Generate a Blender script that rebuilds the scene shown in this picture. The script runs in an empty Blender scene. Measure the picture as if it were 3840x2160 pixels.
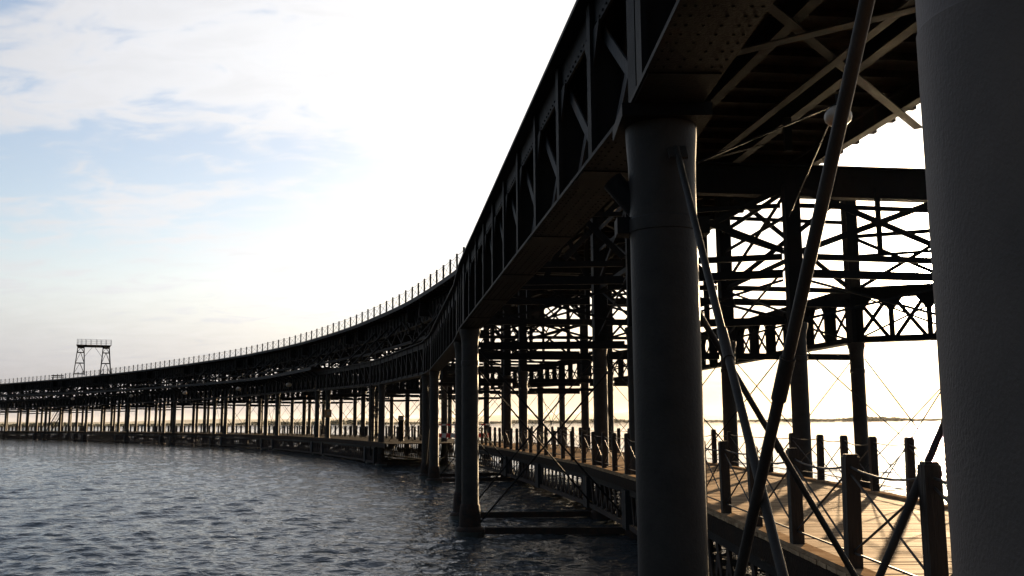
import bpy, math, random
import numpy as np
from mathutils import Vector, Matrix

random.seed(7)
RNG = np.random.default_rng(7)
SC = bpy.context.scene
COL = SC.collection
PI = math.pi
V = Vector

# ------------------------------------------------------------------ materials
def new_mat(name):
    m = bpy.data.materials.new(name)
    m.use_nodes = True
    nt = m.node_tree
    return m, nt, nt.nodes, nt.links, nt.nodes['Principled BSDF']

def noise_mix_mat(name, c1, c2, scale, rough=(0.45, 0.7), bump=0.3, bscale=40.0, metallic=0.0, spec=0.5,
                  stretch=(1, 1, 1), streak=None, detail=6.0, dist=0.02, coord='Object'):
    m, nt, N, L, b = new_mat(name)
    tc = N.new('ShaderNodeTexCoord')
    mp = N.new('ShaderNodeMapping')
    mp.inputs['Scale'].default_value = stretch
    L.new(tc.outputs[coord], mp.inputs['Vector'])
    n1 = N.new('ShaderNodeTexNoise'); n1.inputs['Scale'].default_value = scale; n1.inputs['Detail'].default_value = detail
    n1.inputs['Roughness'].default_value = 0.62
    L.new(mp.outputs[0], n1.inputs['Vector'])
    cr = N.new('ShaderNodeValToRGB')
    cr.color_ramp.elements[0].position = 0.35; cr.color_ramp.elements[1].position = 0.68
    cr.color_ramp.elements[0].color = (*c1, 1); cr.color_ramp.elements[1].color = (*c2, 1)
    L.new(n1.outputs['Fac'], cr.inputs[0])
    col = cr.outputs[0]
    if streak:                       # rust / salt streaks running down
        mp2 = N.new('ShaderNodeMapping'); mp2.inputs['Scale'].default_value = (streak[1], streak[1], streak[1] * 0.12)
        L.new(tc.outputs[coord], mp2.inputs['Vector'])
        n3 = N.new('ShaderNodeTexNoise'); n3.inputs['Scale'].default_value = 1.0; n3.inputs['Detail'].default_value = 5
        L.new(mp2.outputs[0], n3.inputs['Vector'])
        r3 = N.new('ShaderNodeValToRGB'); r3.color_ramp.elements[0].position = streak[2]; r3.color_ramp.elements[1].position = streak[2] + 0.14
        L.new(n3.outputs['Fac'], r3.inputs[0])
        mx = N.new('ShaderNodeMix'); mx.data_type = 'RGBA'
        L.new(r3.outputs[0], mx.inputs[0]); L.new(col, mx.inputs[6]); mx.inputs[7].default_value = (*streak[0], 1)
        col = mx.outputs[2]
    L.new(col, b.inputs['Base Color'])
    mr = N.new('ShaderNodeMapRange'); mr.inputs[3].default_value = rough[0]; mr.inputs[4].default_value = rough[1]
    L.new(n1.outputs['Fac'], mr.inputs[0]); L.new(mr.outputs[0], b.inputs['Roughness'])
    b.inputs['Metallic'].default_value = metallic
    b.inputs['Specular IOR Level'].default_value = spec
    if bump:
        n2 = N.new('ShaderNodeTexNoise'); n2.inputs['Scale'].default_value = bscale; n2.inputs['Detail'].default_value = 4
        L.new(mp.outputs[0], n2.inputs['Vector'])
        bp = N.new('ShaderNodeBump'); bp.inputs['Strength'].default_value = bump; bp.inputs['Distance'].default_value = dist
        L.new(n2.outputs['Fac'], bp.inputs['Height']); L.new(bp.outputs[0], b.inputs['Normal'])
    return m

M = {}
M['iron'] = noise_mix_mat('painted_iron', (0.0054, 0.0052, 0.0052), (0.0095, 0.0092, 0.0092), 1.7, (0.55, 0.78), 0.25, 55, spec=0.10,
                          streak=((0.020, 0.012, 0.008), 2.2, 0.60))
M['iron_col'] = noise_mix_mat('painted_cast_iron', (0.025, 0.0215, 0.0185), (0.044, 0.037, 0.032), 2.3, (0.50, 0.70), 0.35, 38, spec=0.18,
                              streak=((0.036, 0.024, 0.017), 3.0, 0.62), dist=0.01)
M['iron_rough'] = noise_mix_mat('thickly_coated_cast_iron', (0.095, 0.070, 0.056), (0.165, 0.122, 0.098), 1.6, (0.55, 0.8), 0.22, 130,
                                streak=((0.052, 0.036, 0.027), 2.5, 0.60), dist=0.02, stretch=(1, 1, 0.55))
M['rust'] = noise_mix_mat('rusted_iron', (0.012, 0.010, 0.009), (0.050, 0.025, 0.014), 5.0, (0.7, 0.92), 0.7, 30, spec=0.3)
M['weed'] = noise_mix_mat('wet_weed', (0.006, 0.008, 0.004), (0.02, 0.022, 0.012), 14.0, (0.25, 0.5), 0.9, 60)
M['old_timber'] = noise_mix_mat('old_dark_timber', (0.010, 0.007, 0.005), (0.028, 0.017, 0.011), 3.0, (0.6, 0.85), 0.6, 20,
                                stretch=(1, 1, 1), spec=0.05)
M['post_timber'] = noise_mix_mat('creosoted_post_timber', (0.012, 0.009, 0.007), (0.036, 0.025, 0.017), 6.0, (0.55, 0.8), 0.6, 30,
                                 stretch=(1, 1, 0.12), spec=0.35)
M['cable'] = noise_mix_mat('rail_cable', (0.03, 0.026, 0.022), (0.06, 0.052, 0.045), 20, (0.5, 0.7), 0.0, spec=0.3)
M['lamp_sunlit'] = noise_mix_mat('sunlit_white_enamel', (0.36, 0.27, 0.18), (0.48, 0.37, 0.26), 6, (0.3, 0.5), 0.0)  # white enamel with the warm orange sunlight put into its base colour
M['sand_edge'] = noise_mix_mat('weathered_edge_board', (0.24, 0.155, 0.09), (0.44, 0.305, 0.185), 2.4, (0.65, 0.9), 0.4, 14, spec=0.0, stretch=(1, 1, 1))
M['red_plastic'] = noise_mix_mat('red_plastic', (0.55, 0.025, 0.02), (0.72, 0.05, 0.03), 9, (0.4, 0.6), 0.0)
M['white_plastic'] = noise_mix_mat('white_plastic', (0.6, 0.6, 0.58), (0.75, 0.75, 0.72), 9, (0.4, 0.6), 0.0)
M['tan_box'] = noise_mix_mat('tan_painted_box', (0.26, 0.19, 0.12), (0.36, 0.27, 0.17), 3, (0.5, 0.7), 0.1, 20)
M['orange_sign'] = noise_mix_mat('orange_sign_paint', (0.30, 0.14, 0.05), (0.42, 0.20, 0.07), 3, (0.5, 0.7), 0.0)
M['grey_plate'] = noise_mix_mat('grey_painted_plate', (0.016, 0.0165, 0.018), (0.028, 0.0285, 0.030), 2.6, (0.55, 0.75), 0.3, 26, spec=0.15,
                                streak=((0.05, 0.026, 0.015), 3.0, 0.55))
M['foliage'] = noise_mix_mat('shore_foliage', (0.028, 0.036, 0.014), (0.075, 0.075, 0.03), 0.12, (0.7, 0.9), 0.0, spec=0.2)
M['bark'] = noise_mix_mat('tree_bark', (0.03, 0.024, 0.018), (0.06, 0.05, 0.036), 2, (0.8, 0.95), 0.0)
M['marsh'] = noise_mix_mat('marsh_ground', (0.06, 0.055, 0.03), (0.12, 0.10, 0.06), 0.05, (0.8, 0.95), 0.0, spec=0.2)
M['hill'] = noise_mix_mat('far_hill_scrub', (0.05, 0.06, 0.035), (0.12, 0.11, 0.07), 0.004, (0.8, 0.95), 0.0, spec=0.2)

def plank_mat():
    m, nt, N, L, b = new_mat('weathered_deck_boards')
    tc = N.new('ShaderNodeTexCoord')
    at = N.new('ShaderNodeAttribute'); at.attribute_name = 'board'      # a number per board: its own tone
    at.attribute_type = 'GEOMETRY'
    mp = N.new('ShaderNodeMapping'); mp.inputs['Scale'].default_value = (0.5, 9, 9)
    L.new(tc.outputs['Object'], mp.inputs['Vector'])
    n1 = N.new('ShaderNodeTexNoise'); n1.inputs['Scale'].default_value = 3.0; n1.inputs['Detail'].default_value = 6
    L.new(mp.outputs[0], n1.inputs['Vector'])
    n2 = N.new('ShaderNodeTexNoise'); n2.inputs['Scale'].default_value = 1.3; n2.inputs['Detail'].default_value = 4
    L.new(tc.outputs['Object'], n2.inputs['Vector'])
    a1 = N.new('ShaderNodeMath'); a1.operation = 'MULTIPLY_ADD'; a1.inputs[1].default_value = 0.45; L.new(at.outputs['Fac'], a1.inputs[0])
    a2 = N.new('ShaderNodeMath'); a2.operation = 'MULTIPLY'; a2.inputs[1].default_value = 0.55; L.new(n1.outputs['Fac'], a2.inputs[0])
    L.new(a2.outputs[0], a1.inputs[2])
    cr = N.new('ShaderNodeValToRGB')
    cr.color_ramp.elements[0].position = 0.2; cr.color_ramp.elements[1].position = 0.8
    cr.color_ramp.elements[0].color = (0.25, 0.16, 0.092, 1); cr.color_ramp.elements[1].color = (0.55, 0.385, 0.235, 1)
    L.new(a1.outputs[0], cr.inputs[0]); L.new(cr.outputs[0], b.inputs['Base Color'])
    mr = N.new('ShaderNodeMapRange'); mr.inputs[3].default_value = 0.62; mr.inputs[4].default_value = 0.88; b.inputs['Specular IOR Level'].default_value = 0.0022
    L.new(n2.outputs['Fac'], mr.inputs[0]); L.new(mr.outputs[0], b.inputs['Roughness'])
    bp = N.new('ShaderNodeBump'); bp.inputs['Strength'].default_value = 0.4; bp.inputs['Distance'].default_value = 0.006
    L.new(n1.outputs['Fac'], bp.inputs['Height']); L.new(bp.outputs[0], b.inputs['Normal'])
    return m
M['planks'] = plank_mat()

def water_mat():
    m, nt, N, L, b = new_mat('estuary_water')
    b.inputs['Base Color'].default_value = (0.045, 0.052, 0.055, 1)
    b.inputs['Roughness'].default_value = 0.035
    b.inputs['IOR'].default_value = 1.333
    tc = N.new('ShaderNodeTexCoord')
    mp = N.new('ShaderNodeMapping'); mp.inputs['Scale'].default_value = (1.0, 1.8, 1.0); mp.inputs['Rotation'].default_value = (0, 0, 0.25)
    L.new(tc.outputs['Object'], mp.inputs['Vector'])
    n1 = N.new('ShaderNodeTexNoise'); n1.inputs['Scale'].default_value = 4.2; n1.inputs['Detail'].default_value = 3; n1.inputs['Roughness'].default_value = 0.5; n1.inputs['Distortion'].default_value = 0.4
    L.new(mp.outputs[0], n1.inputs['Vector'])
    bp = N.new('ShaderNodeBump'); bp.inputs['Strength'].default_value = 1.0; bp.inputs['Distance'].default_value = WATER_BUMP
    L.new(n1.outputs['Fac'], bp.inputs['Height']); L.new(bp.outputs[0], b.inputs['Normal'])
    return m
WATER_BUMP = 0.045
M['water'] = water_mat()

# ------------------------------------------------------------------ mesh builder
class MB:
    def __init__(self):
        self.v, self.f, self.sm = [], [], []
        self.att = []
    def add(self, vs, fs, smooth=False, att=0.0):
        o = len(self.v)
        self.v += [tuple(p) for p in vs]
        self.f += [tuple(i + o for i in f) for f in fs]
        self.sm += [smooth] * len(fs)
        self.att += [att] * len(fs)
        return self
    def hexa(self, c, att=0.0):      # eight corners: bottom 0-3 ccw, top 4-7
        return self.add(c, [(3, 2, 1, 0), (4, 5, 6, 7), (0, 1, 5, 4), (1, 2, 6, 5), (2, 3, 7, 6), (3, 0, 4, 7)], att=att)
    def box(self, x0, x1, y0, y1, z0, z1):
        return self.hexa([(x0, y0, z0), (x1, y0, z0), (x1, y1, z0), (x0, y1, z0), (x0, y0, z1), (x1, y0, z1), (x1, y1, z1), (x0, y1, z1)])
    def bar(self, a, b, w, h, up=(0, 0, 1)):   # box from a to b; w across, h along up
        a, b = V(a), V(b)
        d = (b - a).normalized(); up = V(up)
        s = d.cross(up)
        if s.length < 1e-4: s = d.cross(V((0, 1, 0)))
        s.normalize(); u = s.cross(d)
        s *= w / 2; u *= h / 2
        return self.hexa([a - s - u, a + s - u, b + s - u, b - s - u, a - s + u, a + s + u, b + s + u, b - s + u])
    def tube(self, a, b, r, n=8, r2=None, cap=True):
        a, b = V(a), V(b); r2 = r if r2 is None else r2
        d = (b - a).normalized()
        s = d.cross(V((0, 0, 1)))
        if s.length < 1e-3: s = V((1, 0, 0))
        s.normalize(); u = s.cross(d)
        vs, fs = [], []
        for p, rr in ((a, r), (b, r2)):
            for k in range(n):
                t = 2 * PI * k / n
                vs.append(p + s * (rr * math.cos(t)) + u * (rr * math.sin(t)))
        for k in range(n):
            j = (k + 1) % n
            fs.append((k, j, n + j, n + k))
        self.add(vs, fs, True)
        if cap:
            self.add(vs[:n], [tuple(range(n))[::-1]]); self.add(vs[n:], [tuple(range(n))])
        return self
    def path_tube(self, pts, r, n=6):
        pts = [V(p) for p in pts]
        for a, b in zip(pts[:-1], pts[1:]): self.tube(a, b, r, n, cap=False)
        return self
    def lathe(self, c, prof, n=24, smooth=True):   # prof: (r, z) bottom to top
        cx, cy, cz = c
        vs, fs = [], []
        for r, z in prof:
            for k in range(n):
                t = 2 * PI * k / n
                vs.append((cx + r * math.cos(t), cy + r * math.sin(t), cz + z))
        for i in range(len(prof) - 1):
            for k in range(n):
                j = (k + 1) % n
                fs.append((i * n + k, i * n + j, (i + 1) * n + j, (i + 1) * n + k))
        self.add(vs, fs, smooth)
        self.add(vs[:n], [tuple(range(n))[::-1]]); self.add(vs[-n:], [tuple(range(n))])
        return self
    def sweep(self, rails, close=False):
        # rails: list of cross-sections, each a list of points (same count, ring order); makes a closed strip solid
        n = len(rails[0]); vs = [p for r in rails for p in r]; fs = []
        for i in range(len(rails) - 1):
            for k in range(n):
                j = (k + 1) % n
                fs.append((i * n + k, i * n + j, (i + 1) * n + j, (i + 1) * n + k))
        self.add(vs, fs)
        self.add(rails[0], [tuple(range(n))[::-1]]); self.add(rails[-1], [tuple(range(n))])
        return self
    def build(self, name, mat, parent=None, origin=None, board=False):
        me = bpy.data.meshes.new(name)
        off = V((0, 0, 0))
        if parent is not None: off = parent_world(parent)
        elif origin is not None: off = V(origin)
        me.from_pydata([(p[0] - off.x, p[1] - off.y, p[2] - off.z) for p in self.v], [], self.f)
        me.polygons.foreach_set('use_smooth', self.sm)
        if any(self.sm):
            try: me.set_sharp_from_angle(angle=math.radians(40))
            except Exception: pass
        if board:
            at = me.attributes.new('board', 'FLOAT', 'FACE'); at.data.foreach_set('value', self.att)
        me.materials.append(mat if not isinstance(mat, str) else M[mat])
        me.update()
        o = bpy.data.objects.new(name, me)
        COL.objects.link(o)
        if parent is not None: o.parent = parent
        elif origin is not None: o.location = origin
        WORLD[o.name] = off
        return o
WORLD = {}
def parent_world(o): return WORLD[o.name]

def tag(o, label, cat, group=None, kind=None):
    o['label'] = label
    o['category'] = cat
    if group: o['group'] = group
    o['kind'] = kind or 'thing'
    return o

def thing(name, loc, label, cat, group=None):
    o = bpy.data.objects.new(name, None); COL.objects.link(o)
    o.location = loc; o.empty_display_size = 0.2
    WORLD[o.name] = V(loc)
    return tag(o, label, cat, group)

ORD = ['first', 'second', 'third', 'fourth', 'fifth', 'sixth', 'seventh', 'eighth', 'ninth', 'tenth', 'eleventh', 'twelfth', 'thirteenth', 'fourteenth', 'fifteenth', 'sixteenth',
       'seventeenth', 'eighteenth', 'nineteenth', 'twentieth']

# ------------------------------------------------------------------ plan of the pier (metres; camera over the origin, water z = 0)
STN = [(1.47, 2.6), (1.28, 7.9), (-1.2, 27.0), (-1.64, 31.4), (-4.08, 50.0), (-4.9, 54.5), (-9.6, 70.4), (-11.0, 75.0),
       (-17.6, 91.5), (-19.4, 95.4), (-27.2, 111.1), (-29.5, 115.0), (-38.8, 130.0), (-41.4, 133.5), (-51.9, 147.6), (-54.8, 151.2),
       (-65.8, 164.7), (-69.0, 168.5), (-80.3, 181.2), (-83.7, 184.8), (-95.6, 197.0), (-99.0, 200.2), (-111.7, 212.0), (-115.0, 215.2),
       (-128.7, 226.5), (-132.3, 229.3)]
KN = np.array([(1.65, -9.0)] + STN + [(-150.0, 243.0)])
def _dense():
    pts = []
    P_ = np.vstack([2 * KN[0] - KN[1], KN, 2 * KN[-1] - KN[-2]])
    for i in range(1, len(P_) - 2):
        p0, p1, p2, p3 = P_[i - 1], P_[i], P_[i + 1], P_[i + 2]
        n = max(8, int(np.linalg.norm(p2 - p1) / 0.25))
        # linear in between: the girders are straight from column to column
        for t in np.linspace(0, 1, n, endpoint=False):
            pts.append(p1 + (p2 - p1) * t)
    pts.append(KN[-1])
    return np.array(pts)
DP = _dense()
DS = np.concatenate([[0], np.cumsum(np.linalg.norm(np.diff(DP, axis=0), axis=1))])
GX = np.arange(0, DS[-1], 0.25)
PX, PY = np.interp(GX, DS, DP[:, 0]), np.interp(GX, DS, DP[:, 1])
def smooth(a, w):
    k = int(w / 0.25) | 1
    ker = np.hanning(k + 2)[1:-1]; ker /= ker.sum()
    pad = np.concatenate([2 * a[0] - a[k // 2:0:-1], a, 2 * a[-1] - a[-2:-k // 2 - 1:-1]])
    return np.convolve(pad, ker, 'valid')
QX, QY = smooth(PX, 26), smooth(PY, 26)
TH = np.unwrap(np.arctan2(-np.gradient(QX), np.gradient(QY)))
def s_of(p):
    return GX[np.argmin((QX - p[0]) ** 2 + (QY - p[1]) ** 2)]
def at(s, t=0.0, z=0.0):         # point on the smooth pier line, t metres to the right of the water-side columns
    x, y, h = np.interp(s, GX, QX), np.interp(s, GX, QY), np.interp(s, GX, TH)
    return V((x + t * math.cos(h), y + t * math.sin(h), z))
def head(s): return float(np.interp(s, GX, TH))
SS = [s_of(p) for p in STN]       # station parameter of every row
SS[0] = SS[1] - 5.3
NR = len(STN)
def colpos(i, j):                 # row i, line j (0 water side ... 3 far side)
    if j == 0: return V((*STN[i], 0))
    fix = {(2, 1): (3.46, 26.8), (2, 2): (7.72, 25.8), (2, 3): (15.2, 31.6),
           (3, 1): (2.9, 31.7), (3, 2): (7.22, 32.0), (3, 3): (11.9, 33.0)}
    if (i, j) in fix: return V((*fix[(i, j)], 0))
    p = at(SS[i], 0); q = at(SS[i], 4.7 * j)
    return V((*STN[i], 0)) + (q - p)

S_G = [0, 60, 95, 122, 140, 300]
def z_bot(s): return float(np.interp(s - SS[1], [0, 58, 80, 108, 240], [5.7, 5.75, 6.1, 6.45, 6.55]))
GH = 1.9                          # depth of the side girders
Z_DECK = 12.4
Z_WALK = 1.64
WL = [(3.2, -4.0), (3.2, 17.0), (3.12, 24.0), (2.5, 32.0), (1.05, 42.0), (-2.0, 60.5), (-3.2, 66.0)]
WR = [(7.45, -4.0), (7.2, 17.0), (7.32, 23.0), (6.7, 32.0), (5.35, 42.0), (2.3, 60.5), (1.1, 66.0)]

def clu(i): return ORD[i // 2]
def front(i): return 'near row' if i % 2 == 0 else 'far row'
LINE = ['water side line', 'second line', 'third line', 'far side line']

# ------------------------------------------------------------------ columns
G_COL = 'cast iron columns of the pier'
def column(i, j):
    p = colpos(i, j)
    zb = z_bot(SS[i])
    if (i, j) == (0, 0): lab, r, seg, mat = 'massive rough coated iron column filling the right edge, in front of everything', 0.285, 96, 'iron_rough'
    elif (i, j) == (1, 0): lab, r, seg, mat = 'thick iron column with flared capital, tallest full column, carrying the big girder', 0.28, 64, 'iron_col'
    else:
        lab = f'dark iron column on the {LINE[j]}, {front(i)} of the {clu(i)} column cluster'
        r, seg, mat = 0.235, (28 if i < 6 else 14), 'iron_col'
    t = thing('pier_column', p, lab, 'column', G_COL)
    top = zb - 0.02
    hero = (j == 0 and i < 2)
    zc = top - 0.42
    zr = {0: 4.28, 1: 4.72}.get(i, zc - 0.55) if j == 0 else zc - 0.55
    MB().lathe((p.x, p.y, 0), [(r * 1.02, -2.5), (r * 1.02, 0.9), (r, 1.1), (r, zr - 0.06)], seg).build('shaft', mat, t)
    if hero:
        prof = [(r * 1.0, zr - 0.06), (r * 1.035, zr - 0.055), (r * 1.035, zr + 0.05), (r * 1.0, zr + 0.06), (r * 1.0, zc - 0.25),
                (r * 1.02, zc), (r * 1.07, zc + 0.22), (r * 1.08, top - 0.11)]
        if i == 0:
            prof = [(r * 1.0, zr - 0.06), (r * 0.985, zr - 0.05), (r * 0.985, zc - 0.2), (r * 1.2, zc + 0.2), (r * 1.3, top)]
    else:
        prof = [(r, zr - 0.06), (r * 1.07, zr - 0.05), (r * 1.07, zr + 0.07), (r, zr + 0.08), (r, zc), (r * 1.10, zc + 0.22), (r * 1.24, zc + 0.30), (r * 1.24, top)]
    MB().lathe((p.x, p.y, 0), prof, seg).build('capital', mat, t)
    if i < 12 or j == 0:
        MB().lathe((p.x, p.y, 0), [(r * 1.75, -2.4), (r * 1.75, 0.14), (r * 1.62, 0.20), (r * 1.30, 0.24), (r * 1.24, 0.62), (r * 1.16, 0.80), (r * 1.03, 0.86)], seg).build('base', 'rust', t)
    if i < 12 and j == 0:
        MB().lathe((p.x, p.y, 0), [(r * 1.79, -0.5), (r * 1.80, 0.05), (r * 1.77, 0.115)], seg).build('weed_band', 'weed', t)
    if (i, j) == (1, 0):
        # tie sockets round the head of the middle column
        h = head(SS[1])
        m = MB()
        for a, zz, L_ in ((PI * 0.90, 4.93, 0.40),):
            d = V((math.cos(a + h), math.sin(a + h), 1.25)).normalized()
            c = V((p.x, p.y, zz - 0.10)) + V((math.cos(a + h), math.sin(a + h), 0)) * 0.17
            m.tube(c, c + d * L_, 0.10, 18, 0.095)
        m.build('tie_socket', 'iron', t)
        for sx in (-1, 1):
            MB().box(p.x + sx * 0.33 - 0.06, p.x + sx * 0.33 + 0.06, p.y - 0.02, p.y + 0.2, 4.66, 4.80).build('lug', 'iron', t)
        MB().hexa([(p.x + x, p.y + y, z) for z in (top - 0.108, top) for x, y in ((-0.37, -0.37), (0.37, -0.37), (0.37, 0.37), (-0.37, 0.37))]).build('cap_plate', 'iron', t)
    return t

for i in range(NR):
    for j in range(4):
        if i < 2 and j > 0: continue
        column(i, j)

# ------------------------------------------------------------------ side girders (one straight span each)
def girder(i, t_line, j, side, detail):
    a, b = colpos(i, j), colpos(i + 1, j)
    if i == 0 and j == 0: a = a + (a - b) * 0.9
    za, zb_ = z_bot(SS[i]), z_bot(SS[i + 1])
    d = (b - a).normalized(); n = V((d.y, -d.x, 0))
    ln = (b - a).length
    short = i % 2 == 0
    if short: lab = f'short iron lattice girder across the {clu(i)} column cluster, {side}'
    else: lab = f'long lattice girder from the {clu(i)} to the {clu(i + 1)} column cluster, {side}'
    if (i, j) == (1, 0): lab = 'big foreground lattice girder with wide flanges, springing left from the thick middle column'
    if (i, j) == (0, 0): lab = 'nearest lattice girder overhead, cut by the top edge above the thick middle column'
    T = thing('lattice_girder', (a.x, a.y, za), lab, 'girder', 'lattice side girders of the pier')
    W = 0.30 if j == 0 else 0.24
    def pt(u, z, o=0.0): return a + d * u + n * o + V((0, 0, za + (zb_ - za) * (u / ln) + z))
    e0, e1 = 0.004, ln - 0.004
    m = MB()
    m.bar(pt(e0, 0.02), pt(e1, 0.02), 2 * W, 0.04)
    m.bar(pt(e0, 0.125, -0.11), pt(e1, 0.125, -0.11), 0.025, 0.17); m.bar(pt(e0, 0.125, 0.11), pt(e1, 0.125, 0.11), 0.025, 0.17)
    if detail > 1:
        for q in np.arange(0.12, ln, 0.15):
            for o in (-0.25, -0.18, -0.06, 0.06, 0.18, 0.25):
                p_ = pt(q, 0.0, o)
                m.lathe((p_.x, p_.y, p_.z), [(0.007, -0.009), (0.012, -0.004), (0.0125, 0.002)], 6, False)
        for q in np.arange(2.2, ln, 3.6):
            m.bar(pt(q - 0.32, -0.006), pt(q + 0.32, -0.006), 2 * W - 0.04, 0.013)
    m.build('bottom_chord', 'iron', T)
    m = MB()
    m.bar(pt(e0, GH - 0.025), pt(e1, GH - 0.025), 2 * W + 0.04, 0.05)
    m.bar(pt(e0, GH - 0.21, -0.13), pt(e1, GH - 0.21, -0.13), 0.03, 0.32); m.bar(pt(e0, GH - 0.21, 0.13), pt(e1, GH - 0.21, 0.13), 0.03, 0.32)
    if detail > 1:
        for q in np.arange(0.3, ln, 0.16):
            for o in (-0.148, 0.148):
                m.lathe(tuple(pt(q, GH - 0.33, o) - V((0, 0, 0))), [(0.014, -0.012), (0.014, 0.012)], 5, False)
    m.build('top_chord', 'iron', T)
    npan = 3 if short else max(6, round(ln / 1.95))
    if detail:
        for k in range(npan + 1):
            u = min(max(ln * k / npan, 0.16), ln - 0.16)
            wide = 0.26 if k in (0, npan) else 0.17
            m = MB()
            m.bar(pt(u, 0.04, -0.175), pt(u, GH - 0.05, -0.175), 0.05, wide, d)
            m.bar(pt(u, 0.04, 0.175), pt(u, GH - 0.05, 0.175), 0.05, wide, d)
            m.bar(pt(u, 0.04, 0), pt(u, GH - 0.05, 0), 0.34, 0.03, d)
            # triangular gusset spreading under the top chord
            for o in (-0.152, 0.152):
                for sg in (-1, 1):
                    g0, g1, g2 = pt(u + sg * wide / 2, GH - 0.37, o), pt(u + sg * (wide / 2 + 0.30), GH - 0.37, o), pt(u + sg * wide / 2, GH - 0.78, o)
                    e = n * 0.014
                    m.add([g0 - e, g1 - e, g2 - e, g0 + e, g1 + e, g2 + e], [(0, 1, 2), (5, 4, 3), (0, 3, 4, 1), (1, 4, 5, 2), (2, 5, 3, 0)])
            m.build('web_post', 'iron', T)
        for k in range(npan):
            u0, u1 = ln * k / npan + 0.12, ln * (k + 1) / npan - 0.12
            for o, q0, q1 in ((-0.06, 0.16, GH - 0.40), (0.0, GH - 0.40, 0.16)):
                MB().bar(pt(u0, q0, o), pt(u1, q1, o), 0.022, 0.13, n.cross(d)).build('diagonal', 'grey_plate' if detail > 1 else 'iron', T)
    else:
        m = MB()
        for k in range(npan + 1):
            u = min(max(ln * k / npan, 0.16), ln - 0.16)
            m.bar(pt(u, 0.04), pt(u, GH - 0.05), 0.34, 0.17, d)
        for k in range(npan):
            u0, u1 = ln * k / npan, ln * (k + 1) / npan
            m.bar(pt(u0, 0.1, -0.06), pt(u1, GH - 0.3, -0.06), 0.022, 0.11); m.bar(pt(u0, GH - 0.3, 0), pt(u1, 0.1, 0), 0.022, 0.11)
        m.build('lattice_web', 'iron', T)
    return T

for i in range(NR - 1):
    girder(i, 0, 0, 'water side', 2 if i < 2 else 1 if i < 5 else 0)
    if i >= 2:
        girder(i, 0, 3, 'far side', 1 if i < 5 else 0)
    if i >= 8:
        girder(i, 0, 2, 'inner side', 0)

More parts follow.
